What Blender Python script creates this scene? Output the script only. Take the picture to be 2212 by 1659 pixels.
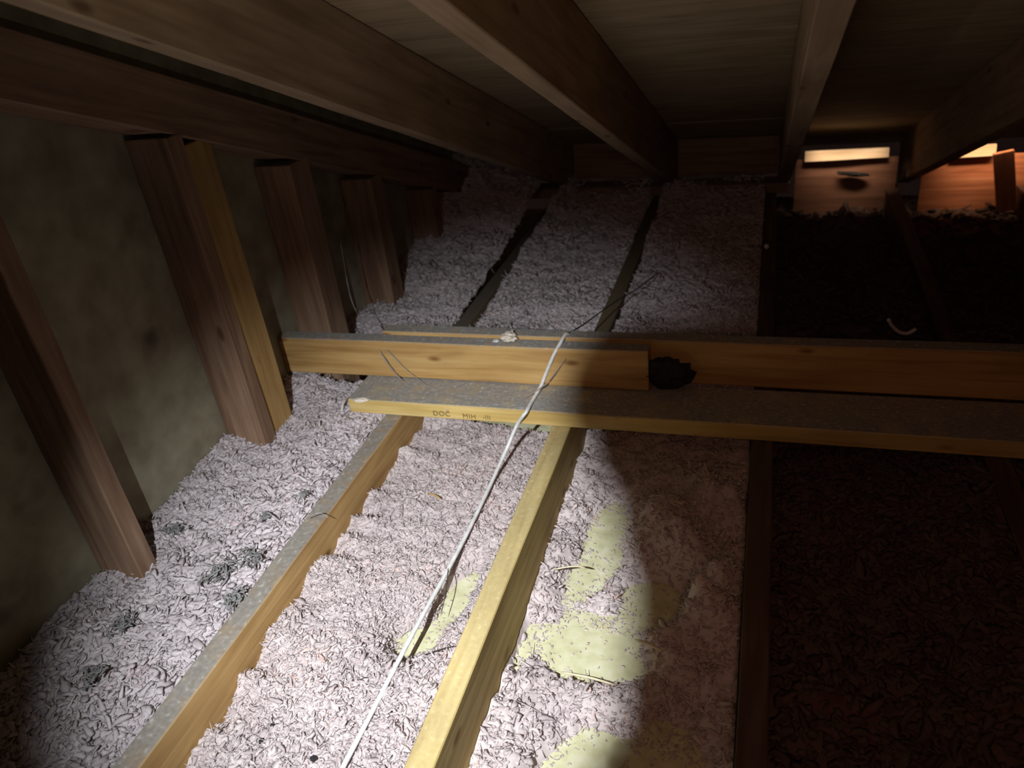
import bpy, bmesh, math, random
import numpy as np
from mathutils import Matrix, Vector, noise

random.seed(7)
rng = np.random.default_rng(7)
scene = bpy.context.scene
for o in list(bpy.data.objects):
    bpy.data.objects.remove(o)
COL = scene.collection

# ------------------------------------------------------------------ camera
IMG_W, F_PX = 2212.0, 1677.7
CAM = Vector((0.0, 0.0, 0.92))
RIGHT = Vector((0.95288683, 0.28261089, -0.1101716))
DOWN = Vector((0.04973856, -0.50387616, -0.86234267))
FWD = Vector((-0.29922027, 0.8162352, -0.49419362))
cam_data = bpy.data.cameras.new('camera')
cam_data.sensor_fit = 'HORIZONTAL'
cam_data.sensor_width = 36.0
cam_data.lens = 36.0 * F_PX / IMG_W
cam_data.clip_start = 0.01
cam_data.dof.use_dof = True
cam_data.dof.focus_distance = 1.30
cam_data.dof.aperture_fstop = 4.0
cam = bpy.data.objects.new('camera', cam_data)
COL.objects.link(cam)
cam.matrix_world = Matrix((
    (RIGHT.x, -DOWN.x, -FWD.x, CAM.x),
    (RIGHT.y, -DOWN.y, -FWD.y, CAM.y),
    (RIGHT.z, -DOWN.z, -FWD.z, CAM.z),
    (0, 0, 0, 1)))
scene.camera = cam

# ------------------------------------------------------------------ world, view
world = bpy.data.worlds.new('world')
scene.world = world
world.use_nodes = True
world.node_tree.nodes['Background'].inputs[0].default_value = (0.9, 0.52, 0.42, 1)
world.node_tree.nodes['Background'].inputs[1].default_value = 0.008
vs = scene.view_settings
vs.view_transform = 'Standard'
vs.look = 'None'
vs.exposure = 0.0
vs.gamma = 1.0
vs.use_curve_mapping = False
scene.cycles.max_bounces = 6
scene.cycles.diffuse_bounces = 3
scene.cycles.caustics_reflective = False
scene.cycles.caustics_refractive = False

# ------------------------------------------------------------------ lights
LAMP = Vector((-0.332, -0.02, 0.93))          # assumed flash position left of the camera; the lamp hung there is made up
LAMP_AIM = Vector((-0.55, 0.98, -0.10))


def light(name, kind, loc, color, energy, aim=None, **kw):
    d = bpy.data.lights.new(name, kind)
    d.color = color
    d.energy = energy
    for k, v in kw.items():
        setattr(d, k, v)
    o = bpy.data.objects.new(name, d)
    COL.objects.link(o)
    o.location = loc
    if aim is not None:
        o.rotation_euler = (Vector(aim) - Vector(loc)).to_track_quat('-Z', 'Y').to_euler()
    return o


light('flash_beam', 'SPOT', LAMP, (0.95, 0.99, 1.0), 130.0, LAMP_AIM,
      spot_size=math.radians(57), spot_blend=1.0, shadow_soft_size=0.0025)  # stands for the flash; the hung lamp around it is made up
light('flash_spill', 'SPOT', LAMP, (1.0, 0.90, 0.76), 9.0, (-0.38, 0.9, 1.25),
      spot_size=math.radians(92), spot_blend=1.0, shadow_soft_size=0.006)  # extra spot added for stray light on the roof
light('added_warm_fill', 'SPOT', (0.06, -0.12, 0.98), (1.0, 0.48, 0.31), 4.9, (0.0, 1.35, 0.02),
      spot_size=math.radians(84), spot_blend=1.0, shadow_soft_size=0.06)  # added warm fill by the camera, from no lamp in the attic
# daylight leaking through the vent slots at the eave
light('eave_daylight', 'AREA', (0.27, 2.945, 0.200), (1.0, 0.72, 0.48), 0.11, (0.27, 3.0, 0.10),
      shape='RECTANGLE', size=0.26, size_y=0.02, spread=math.radians(70))
light('eave_daylight', 'AREA', (0.72, 2.945, 0.200), (1.0, 0.60, 0.34), 0.20, (0.72, 3.0, 0.08),
      shape='RECTANGLE', size=0.26, size_y=0.02, spread=math.radians(70))

# ------------------------------------------------------------------ materials
def new_mat(name):
    m = bpy.data.materials.new(name)
    m.use_nodes = True
    nt = m.node_tree
    return m, nt, nt.nodes['Principled BSDF'], nt.nodes.new, nt.links.new


def ramp(nt, fac, stops):
    r = nt.nodes.new('ShaderNodeValToRGB')
    els = r.color_ramp.elements
    while len(els) < len(stops):
        els.new(0.5)
    for e, (p, c) in zip(els, stops):
        e.position = p
        e.color = (*c, 1) if len(c) == 3 else c
    nt.links.new(fac, r.inputs[0])
    return r.outputs[0]


def wood(name, dark, mid, light_, dust=0.0, dust_col=(0.30, 0.285, 0.265), knots=True, rough=0.75, far_dark=False):
    m, nt, b, N, L = new_mat(name)
    tc = N('ShaderNodeTexCoord')
    oi = N('ShaderNodeObjectInfo')
    mp = N('ShaderNodeMapping')
    L(tc.outputs['Object'], mp.inputs[0])
    off = N('ShaderNodeVectorMath'); off.operation = 'SCALE'
    off.inputs[0].default_value = (7, 5, 3)
    L(oi.outputs['Random'], off.inputs['Scale'])
    L(off.outputs[0], mp.inputs['Location'])
    mp.inputs['Scale'].default_value = (1.6, 26, 26)
    n = N('ShaderNodeTexNoise'); n.inputs['Scale'].default_value = 2.2
    n.inputs['Detail'].default_value = 6; n.inputs['Distortion'].default_value = 0.7
    L(mp.outputs[0], n.inputs[0])
    col = ramp(nt, n.outputs[0], [(0.28, dark), (0.5, mid), (0.72, light_)])
    # blotches
    n2 = N('ShaderNodeTexNoise'); n2.inputs['Scale'].default_value = 9; n2.inputs['Detail'].default_value = 3
    mp2 = N('ShaderNodeMapping'); mp2.inputs['Scale'].default_value = (0.6, 1.5, 1.5)
    L(tc.outputs['Object'], mp2.inputs[0]); L(off.outputs[0], mp2.inputs['Location'])
    L(mp2.outputs[0], n2.inputs[0])
    mx = N('ShaderNodeMix'); mx.data_type = 'RGBA'; mx.blend_type = 'MULTIPLY'
    mx.inputs[0].default_value = 0.6
    L(col, mx.inputs[6])
    L(ramp(nt, n2.outputs[0], [(0.3, (0.7, 0.66, 0.62)), (0.65, (1.1, 1.1, 1.1))]), mx.inputs[7])
    out = mx.outputs[2]
    if knots:
        v = N('ShaderNodeTexVoronoi'); v.inputs['Scale'].default_value = 5.5
        mp3 = N('ShaderNodeMapping'); mp3.inputs['Scale'].default_value = (1.0, 2.4, 2.4)
        L(tc.outputs['Object'], mp3.inputs[0]); L(off.outputs[0], mp3.inputs['Location'])
        L(mp3.outputs[0], v.inputs[0])
        k = ramp(nt, v.outputs['Distance'], [(0.06, (1, 1, 1)), (0.13, (0, 0, 0))])
        mk = N('ShaderNodeMix'); mk.data_type = 'RGBA'
        L(k, mk.inputs[0]); L(out, mk.inputs[6])
        mk.inputs[7].default_value = (dark[0] * 0.62, dark[1] * 0.55, dark[2] * 0.5, 1)
        out = mk.outputs[2]
    if dust > 0:   # dust lies on faces that look up
        g = N('ShaderNodeNewGeometry'); s = N('ShaderNodeSeparateXYZ')
        L(g.outputs['Normal'], s.inputs[0])
        n3 = N('ShaderNodeTexNoise'); n3.inputs['Scale'].default_value = 30; n3.inputs['Detail'].default_value = 5
        L(tc.outputs['Object'], n3.inputs[0])
        cov = ramp(nt, n3.outputs[0], [(0.22, (dust * 0.55,) * 3), (0.5, (dust,) * 3)])
        up = ramp(nt, s.outputs[2], [(0.55, (0, 0, 0)), (0.9, (1, 1, 1))])
        mu = N('ShaderNodeMath'); mu.operation = 'MULTIPLY'
        L(cov, mu.inputs[0]); L(up, mu.inputs[1])
        n4 = N('ShaderNodeTexNoise'); n4.inputs['Scale'].default_value = 120; n4.inputs['Detail'].default_value = 3
        L(tc.outputs['Object'], n4.inputs[0])
        dc = ramp(nt, n4.outputs[0], [(0.35, tuple(c * 0.75 for c in dust_col)), (0.62, dust_col), (0.75, tuple(c * 1.7 for c in dust_col))])
        md = N('ShaderNodeMix'); md.data_type = 'RGBA'
        L(mu.outputs[0], md.inputs[0]); L(out, md.inputs[6]); L(dc, md.inputs[7])
        out = md.outputs[2]
    if far_dark:   # darker colour on the length beyond the cross boards
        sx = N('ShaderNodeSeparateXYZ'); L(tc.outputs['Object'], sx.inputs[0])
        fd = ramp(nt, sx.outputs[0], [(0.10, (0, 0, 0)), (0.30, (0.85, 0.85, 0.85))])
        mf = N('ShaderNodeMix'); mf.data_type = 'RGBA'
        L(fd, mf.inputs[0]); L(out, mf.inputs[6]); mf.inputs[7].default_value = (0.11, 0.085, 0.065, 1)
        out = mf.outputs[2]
    L(out, b.inputs['Base Color'])
    b.inputs['Roughness'].default_value = rough
    b.inputs['Specular IOR Level'].default_value = 0.25
    bp = N('ShaderNodeBump'); bp.inputs['Strength'].default_value = 0.25; bp.inputs['Distance'].default_value = 0.002
    L(n.outputs[0], bp.inputs['Height']); L(bp.outputs[0], b.inputs['Normal'])
    return m


def speckle(name, stops, scale=30, rough=0.9, bump=0.3, spots=None, detail=4):
    m, nt, b, N, L = new_mat(name)
    tc = N('ShaderNodeTexCoord')
    n = N('ShaderNodeTexNoise'); n.inputs['Scale'].default_value = scale; n.inputs['Detail'].default_value = detail
    L(tc.outputs['Object'], n.inputs[0])
    out = ramp(nt, n.outputs[0], stops)
    if spots:
        sc_, lo, hi, colr = spots
        v = N('ShaderNodeTexNoise'); v.inputs['Scale'].default_value = sc_; v.inputs['Detail'].default_value = 2
        L(tc.outputs['Object'], v.inputs[0])
        k = ramp(nt, v.outputs[0], [(lo, (0, 0, 0)), (hi, (1, 1, 1))])
        mk = N('ShaderNodeMix'); mk.data_type = 'RGBA'
        L(k, mk.inputs[0]); L(out, mk.inputs[6]); mk.inputs[7].default_value = (*colr, 1)
        out = mk.outputs[2]
    L(out, b.inputs['Base Color'])
    b.inputs['Roughness'].default_value = rough
    b.inputs['Specular IOR Level'].default_value = 0.15
    if bump:
        bp = N('ShaderNodeBump'); bp.inputs['Strength'].default_value = bump; bp.inputs['Distance'].default_value = 0.002
        L(n.outputs[0], bp.inputs['Height']); L(bp.outputs[0], b.inputs['Normal'])
    return m


def plain(name, col, rough=0.6, spec=0.3, metal=0.0):
    m, nt, b, N, L = new_mat(name)
    tc = N('ShaderNodeTexCoord')
    n = N('ShaderNodeTexNoise'); n.inputs['Scale'].default_value = 60
    L(tc.outputs['Object'], n.inputs[0])
    L(ramp(nt, n.outputs[0], [(0.3, tuple(c * 0.85 for c in col)), (0.7, tuple(min(1, c * 1.1) for c in col))]), b.inputs['Base Color'])
    b.inputs['Roughness'].default_value = rough
    b.inputs['Specular IOR Level'].default_value = spec
    b.inputs['Metallic'].default_value = metal
    return m


def fluff(name, a, b_, c, pink):
    m, nt, b, N, L = new_mat(name)
    g = N('ShaderNodeNewGeometry')
    tc = N('ShaderNodeTexCoord')
    n = N('ShaderNodeTexNoise'); n.inputs['Scale'].default_value = 7; n.inputs['Detail'].default_value = 3
    L(tc.outputs['Object'], n.inputs[0])
    ad = N('ShaderNodeMath'); ad.operation = 'MULTIPLY_ADD'; ad.inputs[1].default_value = 0.45
    L(g.outputs['Random Per Island'], ad.inputs[0])
    sc_ = N('ShaderNodeMath'); sc_.operation = 'MULTIPLY'; sc_.inputs[1].default_value = 0.55
    L(n.outputs[0], sc_.inputs[0]); L(sc_.outputs[0], ad.inputs[2])
    L(ramp(nt, ad.outputs[0], [(0.15, a), (0.45, b_), (0.7, c), (0.82, pink)]), b.inputs['Base Color'])
    b.inputs['Roughness'].default_value = 0.95
    b.inputs['Specular IOR Level'].default_value = 0.1
    n2 = N('ShaderNodeTexNoise'); n2.inputs['Scale'].default_value = 260; n2.inputs['Detail'].default_value = 3
    L(tc.outputs['Object'], n2.inputs[0])
    bp = N('ShaderNodeBump'); bp.inputs['Strength'].default_value = 0.28; bp.inputs['Distance'].default_value = 0.002
    L(n2.outputs[0], bp.inputs['Height']); L(bp.outputs[0], b.inputs['Normal'])
    return m


M_YELLOW = wood('yellow_pine', (0.34, 0.19, 0.07), (0.47, 0.29, 0.115), (0.56, 0.37, 0.16), dust=0.92, far_dark=True)
M_YELLOW_B = wood('pale_yellow_pine', (0.42, 0.29, 0.10), (0.56, 0.42, 0.16), (0.66, 0.52, 0.24), dust=0.35, dust_col=(0.50, 0.45, 0.30), far_dark=True)
M_STRONG = wood('dusty_pine', (0.40, 0.22, 0.075), (0.55, 0.34, 0.13), (0.63, 0.42, 0.18), dust=0.96, dust_col=(0.36, 0.35, 0.34))
M_LEDGER = wood('lemon_pine', (0.50, 0.34, 0.10), (0.64, 0.46, 0.17), (0.72, 0.56, 0.26), dust=0.97, dust_col=(0.36, 0.35, 0.34))
M_YSTUD = wood('yellow_stud_pine', (0.34, 0.19, 0.07), (0.46, 0.29, 0.115), (0.54, 0.36, 0.16), dust=0.5)
M_REDBROWN = wood('red_brown_wood', (0.17, 0.085, 0.06), (0.25, 0.13, 0.09), (0.31, 0.17, 0.12), knots=False)
M_BROWN = wood('aged_brown_wood', (0.20, 0.115, 0.075), (0.29, 0.18, 0.12), (0.37, 0.25, 0.165), dust=0.5)
M_DARKWOOD = wood('dark_joist_wood', (0.075, 0.045, 0.035), (0.11, 0.07, 0.055), (0.15, 0.095, 0.075))  # darker tone for the right-hand joists
M_RAFTER = wood('rafter_wood', (0.33, 0.23, 0.155), (0.43, 0.31, 0.21), (0.50, 0.37, 0.26))
M_REDWOOD = wood('reddish_wood', (0.32, 0.13, 0.07), (0.46, 0.20, 0.11), (0.55, 0.27, 0.16), knots=False)
M_CREAM = wood('bare_cream_wood', (0.62, 0.48, 0.32), (0.78, 0.64, 0.46), (0.86, 0.76, 0.60), knots=False)
M_PLY = wood('roof_plywood', (0.40, 0.31, 0.20), (0.52, 0.42, 0.28), (0.60, 0.49, 0.34), knots=False)
M_GABLE = speckle('gable_sheathing', [(0.3, (0.24, 0.21, 0.145)), (0.5, (0.33, 0.30, 0.215)), (0.7, (0.40, 0.375, 0.275))], 14,
                  spots=(6.0, 0.66, 0.74, (0.13, 0.115, 0.085)))
M_DRYWALL = speckle('drywall_paper', [(0.3, (0.56, 0.55, 0.33)), (0.5, (0.66, 0.65, 0.42)), (0.7, (0.74, 0.73, 0.54))], 40,
                    spots=(9.0, 0.64, 0.72, (0.34, 0.30, 0.17)), bump=0.15)
M_FLUFF = fluff('loose_fill', (0.40, 0.335, 0.345), (0.55, 0.475, 0.485), (0.66, 0.585, 0.585), (0.70, 0.46, 0.42))
M_FLUFF_G = fluff('greyish_loose_fill', (0.40, 0.35, 0.37), (0.54, 0.48, 0.505), (0.66, 0.60, 0.62), (0.66, 0.52, 0.545))
M_FLUFF_D = fluff('shade_toned_loose_fill', (0.055, 0.036, 0.034), (0.085, 0.06, 0.055), (0.12, 0.085, 0.08), (0.12, 0.055, 0.065))  # shade of the right-hand bays put into the insulation colour
M_WIRE = plain('white_cable_sheath', (0.82, 0.83, 0.84), 0.35, 0.5)
M_DARKSTRAND = plain('dark_strand', (0.05, 0.045, 0.045), 0.6)
M_WEB = plain('dusty_web', (0.36, 0.33, 0.32), 0.95, 0.05)
M_BLACK = plain('matte_black', (0.035, 0.035, 0.038), 0.95, 0.05)
M_GREYTUFT = plain('grey_dust', (0.27, 0.265, 0.265), 0.95, 0.05)
M_PALE = plain('pale_tuft', (0.78, 0.70, 0.60), 0.9, 0.1)
M_STRAW = plain('straw', (0.55, 0.34, 0.10), 0.6)
M_SPLINTER = plain('pale_splinter', (0.75, 0.66, 0.46), 0.7)
M_INK = plain('stamp_ink', (0.22, 0.16, 0.06), 0.9, 0.05)
M_STEEL = plain('nail_steel', (0.35, 0.33, 0.31), 0.4, 0.5, 0.9)
M_RIG = plain('rig_black', (0.02, 0.02, 0.02), 0.6)


# ------------------------------------------------------------------ helpers
def tag(o, label=None, cat=None, group=None, kind=None):
    if label: o['label'] = label
    if cat: o['category'] = cat
    if group: o['group'] = group
    if kind: o['kind'] = kind
    return o


def link_mesh(name, me, mat, parent=None):
    o = bpy.data.objects.new(name, me)
    COL.objects.link(o)
    if mat: me.materials.append(mat)
    if parent is not None: o.parent = parent
    return o


def empty(name, loc=(0, 0, 0)):
    o = bpy.data.objects.new(name, None)
    COL.objects.link(o)
    o.location = loc
    o.empty_display_size = 0.05
    return o


def board_mesh(l, w, t, bev=0.002, segs=14, wob=0.0008, seed=0):
    """rough-sawn board: length on local x, width y, thickness z, softened edges, slight waviness"""
    bm = bmesh.new()
    prof = [(-w/2 + bev, -t/2), (w/2 - bev, -t/2), (w/2, -t/2 + bev), (w/2, t/2 - bev),
            (w/2 - bev, t/2), (-w/2 + bev, t/2), (-w/2, t/2 - bev), (-w/2, -t/2 + bev)]
    rings = []
    xs = [-l/2, -l/2 + bev] + [-l/2 + l * i / segs for i in range(1, segs)] + [l/2 - bev, l/2]
    for i, x in enumerate(xs):
        k = 1 - (bev * 0.8 / max(w, t) if i in (0, len(xs) - 1) else 0)
        ring = []
        for (y, z) in prof:
            v = Vector((x * 3 + seed, y * 20, z * 20 + seed * 1.7))
            d = noise.noise_vector(v) * wob
            ring.append(bm.verts.new((x, y * k + d.y, z * k + d.z)))
        rings.append(ring)
    for a, b in zip(rings, rings[1:]):
        for j in range(8):
            bm.faces.new((a[j], b[j], b[(j + 1) % 8], a[(j + 1) % 8]))
    bm.faces.new(rings[0]); bm.faces.new(rings[-1][::-1])
    bmesh.ops.recalc_face_normals(bm, faces=bm.faces)
    me = bpy.data.meshes.new('board')
    bm.to_mesh(me); bm.free()
    return me


def board(name, p0, p1, width_axis, w, t, mat, parent=None, **kw):
    """board whose centre line runs p0 -> p1; its wide side lies along width_axis"""
    p0, p1 = Vector(p0), Vector(p1)
    x = (p1 - p0).normalized()
    y = Vector(width_axis); y = (y - x * y.dot(x)).normalized()
    z = x.cross(y)
    me = board_mesh((p1 - p0).length, w, t, seed=random.random() * 50, **kw)
    o = link_mesh(name, me, mat, parent)
    c = (p0 + p1) / 2
    mw = Matrix(((x.x, y.x, z.x, c.x), (x.y, y.y, z.y, c.y), (x.z, y.z, z.z, c.z), (0, 0, 0, 1)))
    if parent is not None:
        o.matrix_parent_inverse = Matrix.Identity(4)
        mw = Matrix.Translation(-parent.location) @ mw
    o.matrix_basis = mw
    return o


def tube_mesh(pts, r, sides=8, taper=None):
    bm = bmesh.new()
    pts = [Vector(p) for p in pts]
    rings = []
    for i, p in enumerate(pts):
        d = (pts[min(i + 1, len(pts) - 1)] - pts[max(i - 1, 0)]).normalized()
        a = d.cross(Vector((0.21, 0.13, 0.97)))
        if a.length < 0.05: a = d.cross(Vector((1, 0, 0)))
        a.normalize(); b = d.cross(a)
        rr = r * (taper[i] if taper else 1)
        rings.append([bm.verts.new(p + a * rr * math.cos(2 * math.pi * k / sides) + b * rr * math.sin(2 * math.pi * k / sides)) for k in range(sides)])
    for q, s in zip(rings, rings[1:]):
        for k in range(sides):
            bm.faces.new((q[k], s[k], s[(k + 1) % sides], q[(k + 1) % sides]))
    bm.faces.new(rings[0]); bm.faces.new(rings[-1][::-1])
    bmesh.ops.recalc_face_normals(bm, faces=bm.faces)
    for f in bm.faces: f.smooth = True
    me = bpy.data.meshes.new('tube')
    bm.to_mesh(me); bm.free()
    return me


def smooth_path(pts, n=8):
    pts = [Vector(p) for p in pts]
    out = []
    P = [pts[0] * 2 - pts[1]] + pts + [pts[-1] * 2 - pts[-2]]
    for i in range(1, len(P) - 2):
        for k in range(n):
            t = k / n
            a, b, c, d = P[i-1], P[i], P[i+1], P[i+2]
            out.append(0.5 * ((2*b) + (c - a) * t + (2*a - 5*b + 4*c - d) * t*t + (3*b - a - 3*c + d) * t**3))
    out.append(pts[-1])
    return out


def pixel_on(px, py, axis, val):
    """point of the plane axis=val seen at a photo pixel, used to read real positions off the photograph"""
    d = RIGHT * ((px - 1106.0) / F_PX) + DOWN * ((py - 829.5) / F_PX) + FWD
    t = (val - CAM[axis]) / d[axis]
    return CAM + d * t


# ------------------------------------------------------------------ numbers read off the photograph
TAN = 0.38752                     # roof pitch
C_UNDER, C_SHEATH = 1.205, 1.388  # height above y=0 of rafter undersides and of the sheathing underside
FLOOR_Z = -0.146                  # drywall of the room below
WALL_X = -1.132                   # inner face of the gable sheathing
def roof(y, c): return c - TAN * y

# ------------------------------------------------------------------ structure
def slab(name, verts, thick_vec, mat, parent=None):
    bm = bmesh.new()
    a = [bm.verts.new(v) for v in verts]
    b = [bm.verts.new(Vector(v) + Vector(thick_vec)) for v in verts]
    bm.faces.new(a[::-1]); bm.faces.new(b)
    n = len(a)
    for i in range(n):
        bm.faces.new((a[i], a[(i+1) % n], b[(i+1) % n], b[i]))
    bmesh.ops.recalc_face_normals(bm, faces=bm.faces)
    bmesh.ops.bevel(bm, geom=list(bm.edges), offset=0.0012, segments=1, affect='EDGES')
    me = bpy.data.meshes.new(name)
    bm.to_mesh(me); bm.free()
    return link_mesh(name, me, mat, parent)

fl = slab('floor', [(-1.25, -0.6, FLOOR_Z), (2.6, -0.6, FLOOR_Z), (2.6, 3.3, FLOOR_Z), (-1.25, 3.3, FLOOR_Z)], (0, 0, -0.013), M_DRYWALL)
tag(fl, 'yellowish bare drywall under the loose insulation between the joists', 'floor', kind='structure')

ceil = empty('ceiling', (0, 0, roof(0, C_SHEATH)))
tag(ceil, 'sloping brown plywood underside of the roof', 'ceiling', kind='structure')
ys = [-0.9, 0.565, 1.665, 2.765, 3.45]
for i in range(len(ys) - 1):
    for x0, x1 in ((-1.25, 1.07), (1.072, 2.6)):
        y0, y1 = ys[i] + 0.0008, ys[i+1] - 0.0008
        dz = 0.0012 * ((i + 1) % 2)
        vs_ = [(x0, y0, roof(y0, C_SHEATH) + dz), (x1, y0, roof(y0, C_SHEATH) + dz), (x1, y1, roof(y1, C_SHEATH) + dz), (x0, y1, roof(y1, C_SHEATH) + dz)]
        cx_ = (x0 + x1) / 2
        o = slab('plywood_panel', [Vector(v) - ceil.location for v in vs_], (0, 0, 0.013), M_PLY, ceil)

wl = empty('wall_left', (WALL_X, 0, FLOOR_Z))
tag(wl, 'grey-green sheathing of the gable end wall on the left', 'wall', kind='structure')
ys = [-0.6, 0.42, 1.62, 3.3]
for y0, y1 in zip(ys, ys[1:]):
    vs_ = [(WALL_X, y0 + 0.0015, FLOOR_Z), (WALL_X, y1 - 0.0015, FLOOR_Z), (WALL_X, y1 - 0.0015, roof(y1, C_SHEATH) + 0.0), (WALL_X, y0 + 0.0015, roof(y0, C_SHEATH))]
    slab('sheathing_panel', [Vector(v) - wl.location for v in vs_], (-0.012, 0, 0), M_GABLE, wl)

# ------------------------------------------------------------------ joists
def nail(parent, loc, r=0.004):
    p = Vector(loc) - parent.matrix_world.translation if parent else Vector(loc)
    return p

joists = [
    (-0.797, 'yellow ceiling joist with grey dusty top, nearest the gable wall', M_YELLOW, 0.041),
    (-0.396, 'pale yellow ceiling joist beside the white cable', M_YELLOW_B, 0.041),
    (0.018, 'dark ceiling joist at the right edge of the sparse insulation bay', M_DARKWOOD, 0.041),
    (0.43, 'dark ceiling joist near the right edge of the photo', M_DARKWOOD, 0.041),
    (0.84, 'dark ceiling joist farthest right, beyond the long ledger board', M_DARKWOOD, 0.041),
]
for x, lab, m, t in joists:
    o = board('ceiling_joist', (x, -0.5, FLOOR_Z / 2), (x, 3.2, FLOOR_Z / 2), (0, 0, 1), -FLOOR_Z - 0.001, t, m, segs=30, wob=0.0022)
    tag(o, lab, 'joist', 'ceiling joists under the insulation')

# ------------------------------------------------------------------ rafters
RD = C_SHEATH - C_UNDER
rafters = [
    (-0.772, 'brown roof rafter nearest the gable wall, running across the upper left'),
    (-0.358, 'roof rafter with pale lit underside running down the upper middle'),
    (0.063, 'roof rafter at the upper right beside the dark bays'),
    (0.50, 'dark roof rafter between the two bright eave openings'),
    (0.915, 'dark roof rafter right of the orange eave opening'),
]
for x, lab in rafters:
    y0, y1 = -0.8, 3.28
    cc = (C_UNDER + C_SHEATH) / 2
    w = RD * math.cos(math.atan(TAN)) - 0.002
    o = board('roof_rafter', (x, y0, roof(y0, cc)), (x, y1, roof(y1, cc)), (0, 0, 1), w, 0.041, M_RAFTER, segs=30, wob=0.0015)
    tag(o, lab, 'rafter', 'roof rafters')

# gable end chord and studs
cu = 1.150
y0, y1 = -0.55, 3.2
cc = cu + 0.055
o = board('gable_chord', (WALL_X + 0.048, y0, roof(y0, cc)), (WALL_X + 0.048, y1, roof(y1, cc)), (0, 0, 1), 0.102, 0.092, M_BROWN, segs=24)
tag(o, 'sloping brown top chord of the gable frame above the wall studs', 'beam')

STUD_D = 0.094
studs = [
    (0.800, 0.040, M_BROWN, 'brown wall stud nearest the camera on the left gable wall'),
    (1.212, 0.042, M_BROWN, 'brown wall stud beside the yellow stud on the gable wall'),
    (1.592, 0.085, M_BROWN, 'wide dim wall stud just behind the strongback on the gable wall'),
    (1.945, 0.070, M_BROWN, 'dim wall stud deep in the far left corner of the attic'),
    (2.330, 0.045, M_BROWN, 'farthest dark wall stud half buried in drifted insulation'),
    (0.400, 0.040, M_BROWN, 'brown wall stud at the extreme left edge of the gable wall'),
]
for y, t, m, lab in studs:
    top = roof(y, cu) - 0.002
    xc = WALL_X + STUD_D / 2 + 0.001
    o = board('wall_stud', (xc, y, FLOOR_Z + 0.002), (xc, y, top), (1, 0, 0), STUD_D, t, m, segs=18, wob=0.003)
    tag(o, lab, 'stud', 'gable wall studs')
y = 1.278
o = board('wall_stud', (WALL_X + 0.044, y, FLOOR_Z + 0.002), (WALL_X + 0.044, y, roof(y, cu) - 0.002), (1, 0, 0), 0.084, 0.085, M_YSTUD, segs=18, wob=0.003)
tag(o, 'yellow wall stud touching the left end of the strongback', 'stud', 'gable wall studs')

# ------------------------------------------------------------------ cross boards over the joists
LEDGER_Z = 0.0365
ledger = board('ledger_board', (-0.905, 1.423, LEDGER_Z / 2 + 0.0008), (1.6, 1.412, LEDGER_Z / 2 + 0.0008), (0, 1, 0), 0.140, LEDGER_Z, M_LEDGER, segs=40, wob=0.0008)
tag(ledger, 'flat lemon-yellow board lying across the joists, stamped edge and dusty grey top', 'board')
strong = board('strongback_board', (WALL_X + 0.002, 1.477, 0.0875), (-0.221, 1.474, 0.0875), (0, 0, 1), 0.096, 0.038, M_STRONG, segs=24, wob=0.0018)
tag(strong, 'short knotty orange-yellow board on edge ending at a square cut', 'board')
strong2 = board('strongback_board', (-0.86, 1.516, 0.091), (1.6, 1.508, 0.091), (0, 0, 1), 0.104, 0.038, M_STRONG, segs=40, wob=0.0018)
tag(strong2, 'long board on edge behind the short one, brown and dim to the right', 'board')

# stamped lettering on the front edge of the flat board
def text_mesh(s, size):
    cu_ = bpy.data.curves.new('txt', 'FONT')
    cu_.body = s; cu_.size = size; cu_.extrude = 0.0006
    cu_.space_character = 1.12
    t = bpy.data.objects.new('txt', cu_)
    COL.objects.link(t)
    bpy.context.view_layer.update()
    me = bpy.data.meshes.new_from_object(t)
    bpy.data.objects.remove(t)
    return me
for s, px, py, size in (('DOC', 936, 897, 0.0175), ('MIH', 1000, 903, 0.0170), ('-III', 1043, 905, 0.0150)):
    p = pixel_on(px, py, 1, 1.3515)
    o = link_mesh('printed_stamp', text_mesh(s, size), M_INK, ledger)
    bpy.context.view_layer.update()
    o.matrix_parent_inverse = ledger.matrix_world.inverted()
    o.matrix_basis = Matrix.Translation((p.x, 1.3512, p.z)) @ Matrix.Rotation(math.radians(90), 4, 'X')
    o['label'] = 'faded dark stamped letters'

# ------------------------------------------------------------------ loose-fill insulation
def hash_noise(x, y, scale, seed):
    out = np.empty(len(x))
    for i in range(len(x)):
        out[i] = noise.noise((x[i] * scale + seed, y[i] * scale - seed, seed * 0.37))
    return out


def noise_grid(x0, x1, y0, y1, nx, ny, terms, seed):
    xs = np.linspace(x0, x1, nx); ys_ = np.linspace(y0, y1, ny)
    X, Y = np.meshgrid(xs, ys_)
    Z = np.zeros_like(X)
    for k, (sc_, amp) in enumerate(terms):
        Z += amp * hash_noise(X.ravel(), Y.ravel(), sc_, seed + 3.1 * k).reshape(X.shape)
    return X, Y, Z


def bilerp(Z, x0, x1, y0, y1, px, py):
    ny, nx = Z.shape
    u = np.clip((px - x0) / (x1 - x0) * (nx - 1), 0, nx - 1.001)
    v = np.clip((py - y0) / (y1 - y0) * (ny - 1), 0, ny - 1.001)
    i = u.astype(int); j = v.astype(int); fu = u - i; fv = v - j
    return (Z[j, i] * (1-fu) * (1-fv) + Z[j, i+1] * fu * (1-fv) + Z[j+1, i] * (1-fu) * fv + Z[j+1, i+1] * fu * fv)


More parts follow.
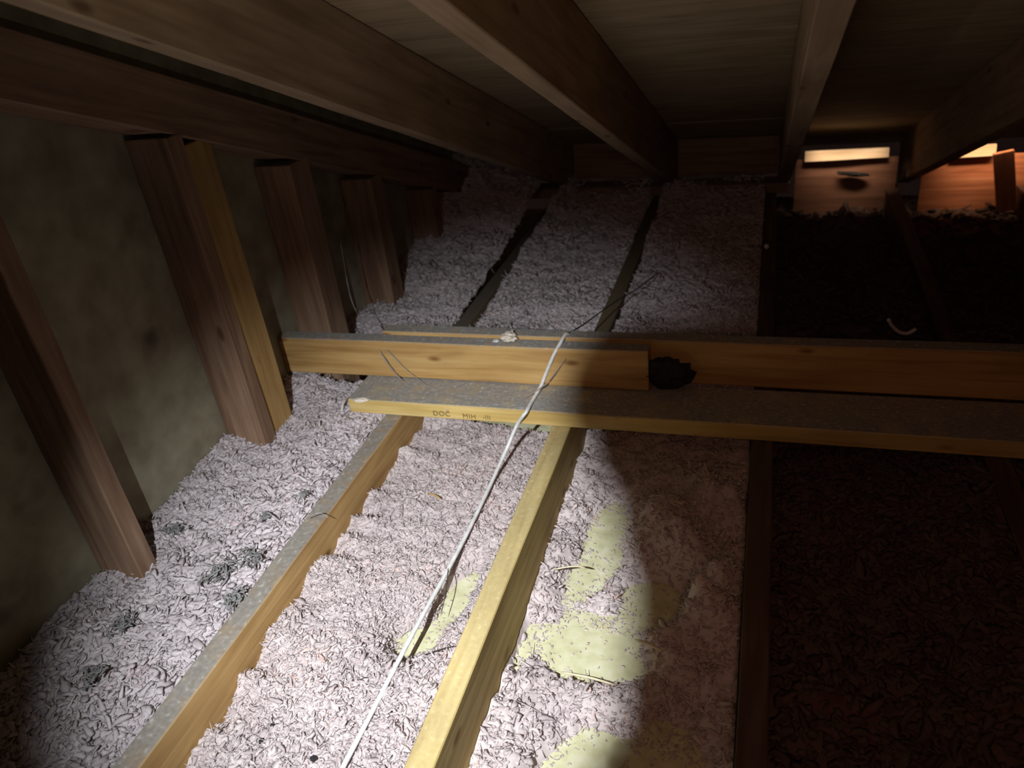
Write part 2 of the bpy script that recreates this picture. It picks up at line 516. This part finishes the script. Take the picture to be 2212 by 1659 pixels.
def worms(P, length, rad, tilt, curl):
    """curled fibre clumps: P (n,3) centres; returns vertices (n*20,3) and quads"""
    n = len(P); K = 5; S = 4
    az = rng.uniform(0, 2 * np.pi, n)
    kap = rng.normal(0, curl, n)
    tl = rng.normal(0, tilt, n)
    t = np.linspace(-0.5, 0.5, K)
    ang = az[:, None] + kap[:, None] * t[None]
    step = length[:, None] / (K - 1)
    dx = np.cos(ang) * step; dy = np.sin(ang) * step
    cx = np.cumsum(dx, 1); cy = np.cumsum(dy, 1)
    cx -= cx.mean(1, keepdims=True); cy -= cy.mean(1, keepdims=True)
    arch = rng.uniform(-0.2, 0.45, n)
    cz = tl[:, None] * t[None] * length[:, None] + arch[:, None] * (0.25 - t[None] ** 2) * length[:, None]
    C = np.stack([cx, cy, cz], -1) + P[:, None, :]
    T = np.gradient(C, axis=1); T /= np.linalg.norm(T, axis=2, keepdims=True) + 1e-9
    up = np.array([0, 0, 1.0])
    A = np.cross(T, up); A /= np.linalg.norm(A, axis=2, keepdims=True) + 1e-9
    B = np.cross(A, T)
    prof = np.array([0.45, 0.95, 1.05, 0.9, 0.4])[None, :, None]
    jit = rng.uniform(0.5, 1.5, (n, K, 1))
    r = rad[:, None, None] * prof * jit
    flat = rng.uniform(0.3, 0.75, (n, 1, 1))
    rollv = rng.uniform(0, np.pi, n)[:, None, None]
    V = np.empty((n, K, S, 3))
    for k in range(S):
        th = rollv + 2 * np.pi * k / S
        V[:, :, k] = C + A * (r * np.cos(th)) + B * (r * flat * np.sin(th))
    q = []
    for i in range(K - 1):
        for k in range(S):
            q.append((i*S + k, i*S + (k+1) % S, (i+1)*S + (k+1) % S, (i+1)*S + k))
    q.append((0, 3, 2, 1)); q.append(((K-1)*S, (K-1)*S+1, (K-1)*S+2, (K-1)*S+3))
    q = np.array(q)
    F = (q[None] + (np.arange(n) * K * S)[:, None, None]).reshape(-1, 4)
    return V.reshape(-1, 3), F


def quads_mesh(name, V, F):
    me = bpy.data.meshes.new(name)
    me.vertices.add(len(V)); me.vertices.foreach_set('co', V.astype(np.float32).ravel())
    me.loops.add(F.size); me.loops.foreach_set('vertex_index', F.astype(np.int32).ravel())
    me.polygons.add(len(F))
    me.polygons.foreach_set('loop_start', np.arange(0, F.size, 4, dtype=np.int32))
    me.polygons.foreach_set('loop_total', np.full(len(F), 4, np.int32))
    me.polygons.foreach_set('use_smooth', np.ones(len(F), bool))
    me.update(calc_edges=True)
    return me


def insulation(x0, x1, y0, y1, base, res, terms, seed, groups, label, mat, keep=None, crumbs=0):
    nx = max(8, int((x1 - x0) / res)); ny = max(8, int((y1 - y0) / res))
    X, Y, Z = noise_grid(x0, x1, y0, y1, nx, ny, terms, seed)
    Z = Z + base(X, Y)
    V = np.stack([X, Y, Z], -1).reshape(-1, 3)
    idx = np.arange(nx * ny).reshape(ny, nx)
    F = np.stack([idx[:-1, :-1], idx[:-1, 1:], idx[1:, 1:], idx[1:, :-1]], -1).reshape(-1, 4)
    VV, FF = [V], [F]; nv = len(V)
    for (n, ymin, ymax, lmin, lmax, rmin, rmax, tilt, curl) in groups:
        px = rng.uniform(x0, x1, n); py = rng.uniform(ymin, ymax, n)
        pz = bilerp(Z, x0, x1, y0, y1, px, py)
        ok = pz > FLOOR_Z + 0.001
        if keep is not None: ok &= keep(px, py)
        px, py, pz = px[ok], py[ok], pz[ok]
        m = len(px)
        Ls = rng.uniform(lmin, lmax, m) * rng.choice([0.6, 1.0, 1.25], m); Rs = rng.uniform(rmin, rmax, m)
        px = np.clip(px, x0 + Ls * 0.4, x1 - Ls * 0.4)
        pz = pz + rng.uniform(-0.9, 0.6, m) * Rs
        v, f = worms(np.stack([px, py, pz], -1), Ls, Rs, tilt, curl)
        VV.append(v); FF.append(f + nv); nv += len(v)
    n = crumbs
    if n:
        px = rng.uniform(x0, x1, n); py = rng.uniform(y0, y1, n)
        dep = FLOOR_Z - bilerp(Z, x0, x1, y0, y1, px, py)
        ok = (dep > -0.002) & (rng.uniform(0, 1, n) < np.exp(-np.clip(dep, 0, 1) / 0.016) + 0.06)
        px, py = px[ok], py[ok]; m = len(px)
        v, f = worms(np.stack([px, py, np.full(m, FLOOR_Z + 0.0012)], -1), rng.uniform(0.003, 0.011, m), rng.uniform(0.0007, 0.0020, m), 0.2, 2.2)
        VV.append(v); FF.append(f + nv); nv += len(v)
    me = quads_mesh('loose_insulation', np.concatenate(VV), np.concatenate(FF))
    o = link_mesh('loose_insulation', me, mat)
    tag(o, label, 'insulation', kind='stuff')
    return o


def blob(X, Y, x, y, rx, ry):
    return np.exp(-(((X - x) / rx) ** 2 + ((Y - y) / ry) ** 2))

# bay beside the gable wall
def base_left(X, Y):
    z = -0.006 + 0.0 * X
    z = z - 0.02 * blob(X, Y, -0.87, 0.62, 0.12, 0.25)
    z = z + 0.03 * blob(X, Y, -1.13, 1.3, 0.07, 0.5) - 0.028 * np.clip((X + 0.86) / 0.045, 0, 1)
    return z + 0.02 * np.clip(0.75 - Y, 0, 1)
insulation(WALL_X + 0.002, -0.819, 0.15, 1.50, base_left, 0.006, [(9, 0.014), (28, 0.010), (70, 0.007), (150, 0.003)], 11.3,
           [(5200, 0.15, 0.95, 0.014, 0.030, 0.0035, 0.0065, 0.4, 1.6), (6000, 0.95, 1.50, 0.012, 0.025, 0.0028, 0.0055, 0.4, 1.6),
            (8000, 0.3, 1.5, 0.010, 0.022, 0.0012, 0.0024, 0.6, 2.2)],
           'lumpy pinkish-grey loose insulation along the gable wall', M_FLUFF_G)

# middle bay, between the two lit joists
KNOT_Y = np.arange(0.2, 1.6, 0.031)
KNOT_Z = rng.uniform(-0.022, 0.020, len(KNOT_Y))
def base_mid(X, Y):
    u = np.clip((X + 0.777) / 0.36, 0, 1)
    z = -0.074 - 0.036 * u ** 1.2 - 0.012 * np.clip(0.75 - Y, 0, 1)
    z = z + np.interp(Y, KNOT_Y, KNOT_Z) * np.clip(1 - u * 3.2, 0, 1) - 0.012 * np.clip(Y - 1.25, 0, 0.3) / 0.15
    for (x, y, rx, ry, a) in ((-0.518, 0.955, 0.030, 0.065, 0.12), (-0.556, 0.845, 0.044, 0.045, 0.12), (-0.50, 1.02, 0.018, 0.03, 0.05), (-0.44, 1.15, 0.012, 0.05, 0.05)):
        z = z - a * blob(X, Y, x, y, rx, ry)
    return z
insulation(-0.776, -0.418, 0.30, 1.50, base_mid, 0.0045, [(10, 0.008), (30, 0.008), (80, 0.006), (170, 0.003)], 23.7,
           [(11000, 0.40, 0.95, 0.009, 0.019, 0.0015, 0.0030, 0.4, 2.6), (11000, 0.85, 1.50, 0.009, 0.019, 0.0015, 0.0032, 0.4, 2.6),
            (1400, 0.40, 0.85, 0.014, 0.024, 0.003, 0.005, 0.35, 1.8), (1500, 0.4, 1.5, 0.02, 0.045, 0.0006, 0.0011, 0.5, 1.8)],
           'brightly lit pink curly loose insulation between the two yellow joists', M_FLUFF, crumbs=12000)

# sparse bay between the lit joist and the dark joist
CLUMPS = [(rng.uniform(-0.17, -0.03), rng.uniform(0.5, 1.32), rng.uniform(0.018, 0.045), rng.uniform(0.02, 0.05)) for _ in range(26)]
def base_right(X, Y):
    u = np.clip((X + 0.376) / 0.37, 0, 1)
    z = -0.122 + 0.03 * u + 0.0 * Y + 0.03 * np.clip(Y - 1.05, 0, 0.5)
    for (x, y, rx, ry, a) in ((-0.262, 0.90, 0.065, 0.055, 0.11), (-0.19, 0.88, 0.06, 0.045, 0.11), (-0.15, 1.02, 0.055, 0.07, 0.12),
                              (-0.20, 0.70, 0.05, 0.05, 0.10), (-0.245, 0.64, 0.04, 0.05, 0.08), (-0.36, 0.87, 0.012, 0.05, 0.06),
                              (-0.09, 0.70, 0.06, 0.08, 0.12), (-0.27, 1.18, 0.045, 0.13, 0.10), (-0.30, 1.05, 0.03, 0.06, 0.05)):
        z = z - a * blob(X, Y, x, y, rx, ry)
    for (x, y, r, a) in CLUMPS:
        z = z + a * blob(X, Y, x, y, r, r)
    return np.minimum(z, -0.012)
insulation(-0.374, -0.004, 0.30, 1.50, base_right, 0.005, [(8, 0.016), (24, 0.014), (70, 0.007), (150, 0.003)], 37.9,
           [(11000, 0.40, 1.50, 0.010, 0.020, 0.0016, 0.0034, 0.4, 2.4), (900, 0.40, 1.5, 0.014, 0.028, 0.0034, 0.006, 0.4, 1.8),
            (500, 0.4, 1.5, 0.02, 0.045, 0.0006, 0.0011, 0.5, 1.8)],
           'patchy insulation with bare drywall showing, left of the dark joist', M_FLUFF, crumbs=16000)

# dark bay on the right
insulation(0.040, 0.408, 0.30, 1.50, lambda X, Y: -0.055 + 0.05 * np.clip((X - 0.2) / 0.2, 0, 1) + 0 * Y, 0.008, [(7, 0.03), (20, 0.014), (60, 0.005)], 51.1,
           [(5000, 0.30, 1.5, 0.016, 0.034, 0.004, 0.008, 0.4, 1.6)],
           'insulation with shade in its colour in the dark bay right of the dark joist', M_FLUFF_D)
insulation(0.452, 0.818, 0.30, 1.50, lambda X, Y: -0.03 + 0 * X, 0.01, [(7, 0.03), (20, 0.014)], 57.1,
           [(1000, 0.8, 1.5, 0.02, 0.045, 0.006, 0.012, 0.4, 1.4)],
           'insulation with shade in its colour in the farthest right bay, nearly black', M_FLUFF_D)

# bays beyond the cross boards
def far_base(zc):
    def fbase(X, Y):
        z = zc - 0.03 * np.clip(1.75 - Y, 0, 1) + 0.0 * X
        z = z + 0.20 * np.clip((Y - 1.95) / 0.8, 0, 1) ** 1.3 * np.clip((-0.72 - X) / 0.35, 0, 1)
        z = z + 0.05 * np.clip((Y - 2.3) / 0.7, 0, 1)
        return np.minimum(z, roof(Y, C_SHEATH) - 0.05)
    return fbase
def far_low(X, Y):
    return -0.03 - 0.05 * np.clip((Y - 2.2) / 0.5, 0, 1) + 0.0 * X
T_FAR = [(7, 0.020), (20, 0.013), (50, 0.006)]
G_FAR = [(3600, 1.54, 2.1, 0.014, 0.030, 0.003, 0.006, 0.4, 1.6), (2600, 2.1, 3.1, 0.02, 0.04, 0.004, 0.008, 0.4, 1.4), (2500, 1.54, 2.2, 0.015, 0.04, 0.0012, 0.002, 0.5, 2.0)]
insulation(WALL_X + 0.002, -0.819, 1.538, 3.15, far_base(0.012), 0.011, T_FAR, 63.0, G_FAR, 'insulation drifted high against the gable wall in the far left corner', M_FLUFF_G)
insulation(-0.776, -0.418, 1.538, 3.15, far_base(-0.020), 0.011, T_FAR, 71.0, G_FAR, 'grey far insulation behind the strongback, between the two far joist tops', M_FLUFF_G)
insulation(-0.374, -0.004, 1.538, 3.15, far_base(-0.016), 0.011, T_FAR, 83.0, G_FAR, 'dim far insulation behind the square-cut end of the short board', M_FLUFF_G)
insulation(0.040, 0.408, 1.538, 3.15, far_low, 0.013, T_FAR, 91.0, [(1200, 1.54, 3.1, 0.024, 0.05, 0.006, 0.012, 0.4, 1.2)], 'far insulation with shade in its colour below the left bright eave opening', M_FLUFF_D)
insulation(0.452, 0.818, 1.538, 3.15, far_low, 0.013, T_FAR, 97.0, [(900, 1.54, 3.1, 0.024, 0.05, 0.006, 0.012, 0.4, 1.2)], 'far insulation with shade in its colour below the right orange eave opening', M_FLUFF_D)

# ------------------------------------------------------------------ cables
# route of the cable
px_path = [(700, 1735, -0.086), (740, 1659, -0.084), (800, 1545, -0.088), (862, 1425, -0.090), (910, 1335, -0.087), (960, 1245, -0.090),
           (1010, 1150, -0.086), (1058, 1050, -0.080), (1092, 975, -0.058)]
path = [pixel_on(a, b, 2, c) for a, b, c in px_path]
path += [pixel_on(1117, 918, 1, 1.345), pixel_on(1135, 892, 2, 0.042), pixel_on(1152, 862, 2, 0.042), pixel_on(1169, 833, 2, 0.048), pixel_on(1176, 815, 1, 1.4535), pixel_on(1197, 765, 1, 1.4535), pixel_on(1210, 742, 2, 0.139), pixel_on(1221, 723, 2, 0.146)]
end = path[-1]
path += [end + Vector((0.004, 0.012, -0.006))]
w = link_mesh('white_cable', tube_mesh(smooth_path(path, 6), 0.0041, 10), M_WIRE)
tag(w, 'thin white cable running from the bottom edge up over the cross boards', 'cable')
p2 = [end + Vector((0.006, 0.012, -0.002)), pixel_on(1262, 700, 2, 0.11), pixel_on(1300, 672, 2, 0.085), pixel_on(1340, 645, 2, 0.06), pixel_on(1376, 624, 2, 0.045), pixel_on(1420, 590, 2, 0.02)]
w = link_mesh('shade_strand', tube_mesh(smooth_path(p2, 6), 0.0017, 8), M_DARKSTRAND)  # dark colour stands for shade along the white cable's onward line
tag(w, 'thin strand darkened as shade, slanting up behind the strongback from the white cable', 'cable')

# white loop of cable in the dark on the right
lp = [pixel_on(a, b, 1, 1.72 + 0.01 * i) for i, (a, b) in enumerate(((1919, 690), (1926, 703), (1942, 717), (1960, 720), (1978, 711)))]
w = link_mesh('cable_loop', tube_mesh(smooth_path(lp, 6), 0.0042, 8, taper=None), M_WIRE)
tag(w, 'small white curved cable end glinting in the dark on the right', 'cable')

# ------------------------------------------------------------------ small debris
def lump_mesh(r, seed, squash=0.6, rough=0.45, sub=3, freq=2.2):
    bm = bmesh.new()
    bmesh.ops.create_icosphere(bm, subdivisions=sub, radius=1)
    for v in bm.verts:
        d = v.co.normalized()
        k = 1 + rough * noise.fractal(d * freq + Vector((seed, seed * 1.3, -seed)), 0.8, 2.2, 4)
        v.co = Vector((d.x * r * k, d.y * r * k, d.z * r * k * squash))
    for f in bm.faces: f.smooth = False
    me = bpy.data.meshes.new('lump')
    bm.to_mesh(me); bm.free()
    return me

def fuzz_mesh(r, seed, n=60, rad=0.0006, core=True):
    """lint: a ragged core with fibres sticking out"""
    rnd = random.Random(seed)
    V, F = [], []
    core_me = lump_mesh(r * 0.75, seed, 0.8, 0.7, 3, 2.6)
    for v in core_me.vertices: V.append(tuple(v.co))
    for p in core_me.polygons: F.append(tuple(p.vertices))
    bpy.data.meshes.remove(core_me)
    for _ in range(n):
        d = Vector((rnd.gauss(0, 1), rnd.gauss(0, 1), rnd.gauss(0, 1))).normalized()
        a = d * r * 0.5; b = d * r * rnd.uniform(0.8, 1.25) + Vector((rnd.gauss(0, 1), rnd.gauss(0, 1), rnd.gauss(0, 1))) * r * 0.2
        s = d.cross(Vector((0.3, 0.5, 0.8))).normalized() * rad; s2 = d.cross(s).normalized() * rad
        i = len(V)
        V += [tuple(a + s), tuple(a - s * 0.5 + s2), tuple(a - s * 0.5 - s2), tuple(b)]
        F += [(i, i+1, i+3), (i+1, i+2, i+3), (i+2, i, i+3)]
    me = bpy.data.meshes.new('mass')
    me.from_pydata(V, [], F); me.update()
    return me

# ragged black lint in the corner where the short board ends
p = pixel_on(1448, 800, 1, 1.470)
o = link_mesh('dark_mass', fuzz_mesh(0.070, 9, 0), M_BLACK)  # black ragged lump filling the corner
o.location = (p.x - 0.012, 1.474, p.z - 0.008); o.scale = (0.95, 0.35, 0.85)
tag(o, 'black ragged lint in the corner behind the square-cut board end', 'mass')

def at_top(px, py, z, r, seed, mat, name, label, cat, squash=0.6, rz=0, sc_=(1, 1, 1)):
    p = pixel_on(px, py, 2, z)
    o = link_mesh(name, lump_mesh(r, seed, squash), mat)
    o.location = p + Vector((0, 0, r * squash * 0.55)); o.rotation_euler[2] = rz; o.scale = sc_
    tag(o, label, cat)
    return o
at_top(1100, 731, 0.142, 0.017, 3.1, M_PALE, 'insulation_tuft', 'pale fluffy tuft lying on top of the strongback', 'tuft', 0.55)
at_top(1072, 737, 0.137, 0.007, 5.1, M_WIRE, 'paint_chip', 'tiny white chip left of the pale tuft on the strongback', 'chip', 0.3)
at_top(781, 866, 0.037, 0.012, 8.1, M_PALE, 'insulation_tuft', 'pale tuft at the cut left end of the flat board', 'tuft', 0.4, 0.2, (1.4, 0.6, 1))
at_top(1655, 535, 0.06, 0.006, 9.1, M_WIRE, 'paint_chip', 'tiny white speck in the dark below the eave', 'chip', 1.2)

for i, (px, py, z, r, lab) in enumerate((
        (540, 1200, 0.012, 0.022, 'grey dust clump on the left insulation beside the dusty joist'),
        (470, 1232, 0.014, 0.024, 'larger grey dust clump below the nearest stud foot'),
        (500, 1290, 0.010, 0.018, 'small grey dust clump halfway along the dusty joist'),
        (372, 1140, 0.014, 0.016, 'dark grey dust clump against the sheathing right of the nearest stud'),
        (265, 1345, 0.014, 0.018, 'round dark dust clump in the dim lower left'),
        (195, 1455, 0.012, 0.014, 'dark dust clump nearest the lower left corner'),
        (655, 1062, 0.014, 0.010, 'small dark dust clump on bright insulation left of the joist'),
        (572, 1112, 0.014, 0.009, 'tiny dark dust clump above the larger grey clumps'))):
    p = pixel_on(px, py, 2, z)
    nw = 46
    pts = rng.normal(0, 1, (nw, 3)) * np.array([r * 0.62, r * 0.5, r * 0.12])
    v, f = worms(pts, rng.uniform(0.5, 1.3, nw) * r, rng.uniform(0.0009, 0.0026, nw), 0.3, 2.0)
    o = link_mesh('dust_clump', quads_mesh('dust_clump', v, f), M_GREYTUFT)
    o.location = p - Vector((0, 0, 0.004)); o.rotation_euler[2] = i * 0.9
    tag(o, lab, 'dust clump', 'grey dust clumps on the left insulation')

def stick(name, a, b, za, zb, r, mat, label, cat, bow=0.003):
    p, q = pixel_on(*a, 2, za), pixel_on(*b, 2, zb)
    m = (p + q) / 2 + Vector((bow, 0, bow))
    o = link_mesh(name, tube_mesh(smooth_path([p, m, q], 4), r, 5, taper=[0.5] + [1] * 7 + [0.4]), mat)
    tag(o, label, cat)
stick('straw', (924, 1066), (952, 1078), -0.072, -0.07, 0.0018, M_STRAW, 'golden straw bit on the bright insulation below the flat board', 'straw')
stick('splinter', (1372, 1382), (1432, 1408), -0.10, -0.085, 0.0028, M_SPLINTER, 'pale splinter on bare drywall in the dim right bay', 'splinter')
stick('splinter', (1428, 1080), (1476, 1090), -0.05, -0.045, 0.0025, M_SPLINTER, 'pale splinter below the ledger in the dim right bay', 'splinter')
stick('splinter', (1212, 1452), (1330, 1480), -0.125, -0.12, 0.0022, M_SPLINTER, 'long greenish splinter beside the edge of the beam', 'splinter')
stick('splinter', (1195, 1230), (1268, 1228), -0.10, -0.10, 0.0016, M_SPLINTER, 'curved tan fibre right of the pale yellow joist', 'splinter', 0.008)
stick('twig', (968, 1228), (952, 1330), -0.085, -0.10, 0.0009, M_DARKSTRAND, 'thin dark fibre standing left of the pale joist near the cable', 'fibre', 0.004)
stick('twig', (985, 1395), (915, 1415), -0.10, -0.10, 0.0010, M_DARKSTRAND, 'thin dark fibre across bare drywall by the cable', 'fibre', 0.004)
stick('twig', (720, 1000), (705, 1010), 0.012, 0.012, 0.0012, M_DARKSTRAND, 'dark short fibre on the left insulation near the joist', 'fibre', 0.002)
for i, (px, py) in enumerate(((565, 1601), (588, 1568), (676, 1638))):
    p = pixel_on(px, py, 2, -0.082)
    o = link_mesh('dark_speck', lump_mesh(0.0042, 40 + i, 0.7), M_BLACK)
    o.location = p
    tag(o, ('lowest left dark speck on the pink insulation by the bottom edge', 'upper dark speck on the pink insulation by the bottom edge', 'dark speck nearest the bottom edge left of the cable')[i], 'speck', 'dark specks on the insulation')

# cobweb strands and modelled shadow lines over the cross boards
def strand(name, pix, label, r=0.0012):
    pts = [pixel_on(a, b, ax, v) for a, b, ax, v in pix]
    sp = smooth_path(pts, 8)
    tp = [random.uniform(0.5, 1.8) for _ in sp]
    o = link_mesh(name, tube_mesh(sp, r, 5, taper=tp), M_WEB)
    tag(o, label, 'cobweb')
strand('cobweb', [(735, 520, 1, 1.64), (757, 640, 1, 1.60), (785, 700, 1, 1.53), (822, 762, 1, 1.45), (862, 815, 1, 1.44), (915, 852, 1, 1.40), (968, 888, 1, 1.35)],
       'long dusty cobweb strand sagging from the far stud to the stamped board')
strand('cobweb', [(835, 755, 1, 1.45), (885, 805, 1, 1.445), (935, 838, 1, 1.42), (1010, 862, 1, 1.39), (1080, 880, 1, 1.36)],
       'thin strand modelled as a shadow across the dusty top of the flat board', 0.0008)  # tube modelled where a shadow line crosses the board
strand('cobweb', [(1222, 775, 1, 1.45), (1195, 812, 1, 1.445), (1168, 838, 1, 1.42), (1130, 862, 1, 1.39), (1092, 884, 1, 1.352)],
       'strand modelled as the shadow of the white cable on the cross boards', 0.0010)  # tube modelled along the cast shadow of the white cable
strand('cobweb', [(660, 1118, 2, 0.03), (690, 1108, 2, 0.03), (712, 1120, 2, 0.012)], 'short pale cobweb thread hooked over the dusty joist top', 0.0008)

# ------------------------------------------------------------------ eave
o = board('wall_plate', (-1.1, 3.02, 0.020), (0.082, 3.02, 0.020), (0, 1, 0), 0.09, 0.038, M_BROWN, segs=20)
tag(o, 'dark wall plate along the far eave under the rafters', 'plate')
centres = [(-0.95, 0.30), (-0.565, 0.36), (-0.147, 0.37)]
for i, (x, wd) in enumerate(centres):
    o = board('eave_block', (x - wd/2, 3.10, 0.115), (x + wd/2, 3.10, 0.115), (0, 0, 1), 0.14, 0.03, M_BROWN, segs=8)
    tag(o, ('dark blocking board at the eave in the far left corner', 'dark blocking board at the eave left of the lit rafter foot', 'dark blocking board at the eave right of the lit rafter foot')[i], 'board', 'eave blocking boards')

def baffle(x0, x1, zb, zt, lean, label, strip_x0, strip_x1, pm):
    root = empty('eave_baffle', ((x0 + x1) / 2, 3.0, zb))
    tag(root, label, 'baffle', 'eave baffles')
    board('panel', (x0, 3.0 + lean / 2, (zb + zt) / 2), (x1, 3.0 + lean / 2, (zb + zt) / 2), (0, lean, zt - zb), math.hypot(lean, zt - zb), 0.012, pm, root, segs=10, wob=0.003)
    s = board('cleat', (strip_x0, 2.985 + lean, zt + 0.014), (strip_x1, 2.985 + lean, zt + 0.018), (0, 0.2, 1), 0.036, 0.02, M_CREAM, root, segs=14, wob=0.006)
    s['label'] = 'bright cream wood cleat'
    return root
b1 = baffle(0.10, 0.44, -0.14, 0.108, 0.03, 'reddish wood baffle with bright cream cleat in the left eave opening', 0.128, 0.405, M_REDBROWN)
sl_ = link_mesh('slot', lump_mesh(0.05, 2.2, 0.16, 0.3), M_BLACK, b1)  # flat black lump standing in for the shade inside the slot
sl_.location = pixel_on(1842, 376, 1, 2.998) - b1.location; sl_.scale = (1.1, 0.2, 1.0); sl_.rotation_euler = (0, 0.12, 0)
sl_['label'] = 'dark slot'
b2 = baffle(0.52, 0.90, -0.14, 0.105, 0.03, 'orange wood baffle in the right eave opening behind the slanted rafter', 0.60, 0.735, M_REDWOOD)
pv = link_mesh('cord_tie', tube_mesh(smooth_path([pixel_on(a, b, 1, 2.965) - b2.location for a, b in ((2182, 330), (2178, 345), (2168, 372))], 5), 0.011, 8), M_CREAM, b2)
pv['label'] = 'pale twisted tie'
rb = board('brace', (0.79, 2.955, -0.07), (0.745, 2.955, 0.13), (1, 0, 0), 0.06, 0.02, M_REDWOOD, b2, segs=8)

# ------------------------------------------------------------------ made-up hanging lamp, out of view; its flap is added to cut the beam
wk = empty('added_lamp_rig', LAMP)
tag(wk, 'made-up black fitting with a beam-cutting flap, added out of view on the left', 'light blocker')
ax = (LAMP_AIM - LAMP).normalized()
back = LAMP - ax * 0.010
link_mesh('added_lamp_body', tube_mesh([back - ax * 0.075 - LAMP, back - ax * 0.07 - LAMP, back - ax * 0.03 - LAMP, back - ax * 0.004 - LAMP, back - LAMP], 0.02, 16, taper=[0.6, 0.8, 0.85, 1.0, 0.9]), M_RIG, wk)
link_mesh('added_cord', tube_mesh([back - ax * 0.04 + Vector((0, 0, 0.01)) - LAMP, Vector((LAMP.x, LAMP.y - 0.02, 1.0)) - LAMP, Vector((-0.358, LAMP.y - 0.02, roof(LAMP.y - 0.02, C_UNDER) + 0.001)) - LAMP], 0.002, 6), M_RIG, wk)
edge = []
for px, py, axis, val in ((1300, 2100, 2, FLOOR_Z), (1250, 1700, 2, -0.14), (1335, 1550, 2, -0.13), (1348, 1400, 2, -0.13), (1342, 1250, 2, -0.11), (1300, 1090, 2, -0.09), (1245, 980, 2, -0.05),
                          (1212, 900, 1, 1.353), (1212, 830, 2, 0.038), (1222, 780, 1, 1.457), (1262, 735, 2, 0.137), (1350, 688, 2, 0.0), (1640, 655, 2, 0.0), (2300, 640, 2, 0.0)):
    edge.append((pixel_on(px, py, axis, val) - LAMP).normalized())
side = Vector((0.9, 0.4, -0.3)).normalized()
bm = bmesh.new()
ring_a, ring_b, ring_c = [], [], []
for d in edge:
    ring_a.append(bm.verts.new(d * 0.075))
    dm = (d * 0.55 + Vector((0.92, 0.30, -0.42))).normalized()
    ring_b.append(bm.verts.new(dm * 0.066))
    ring_c.append(bm.verts.new((d * 0.12 + Vector((0.95, -0.12, -0.30))).normalized() * 0.055))
for r0, r1 in ((ring_a, ring_b), (ring_b, ring_c)):
    for i in range(len(edge) - 1):
        bm.faces.new((r0[i], r0[i+1], r1[i+1], r1[i]))
me = bpy.data.meshes.new('beam_blocker'); bm.to_mesh(me); bm.free()
fo = link_mesh('beam_blocker', me, M_RIG, wk)
sm = fo.modifiers.new('thickness', 'SOLIDIFY'); sm.thickness = 0.0012; sm.offset = 1
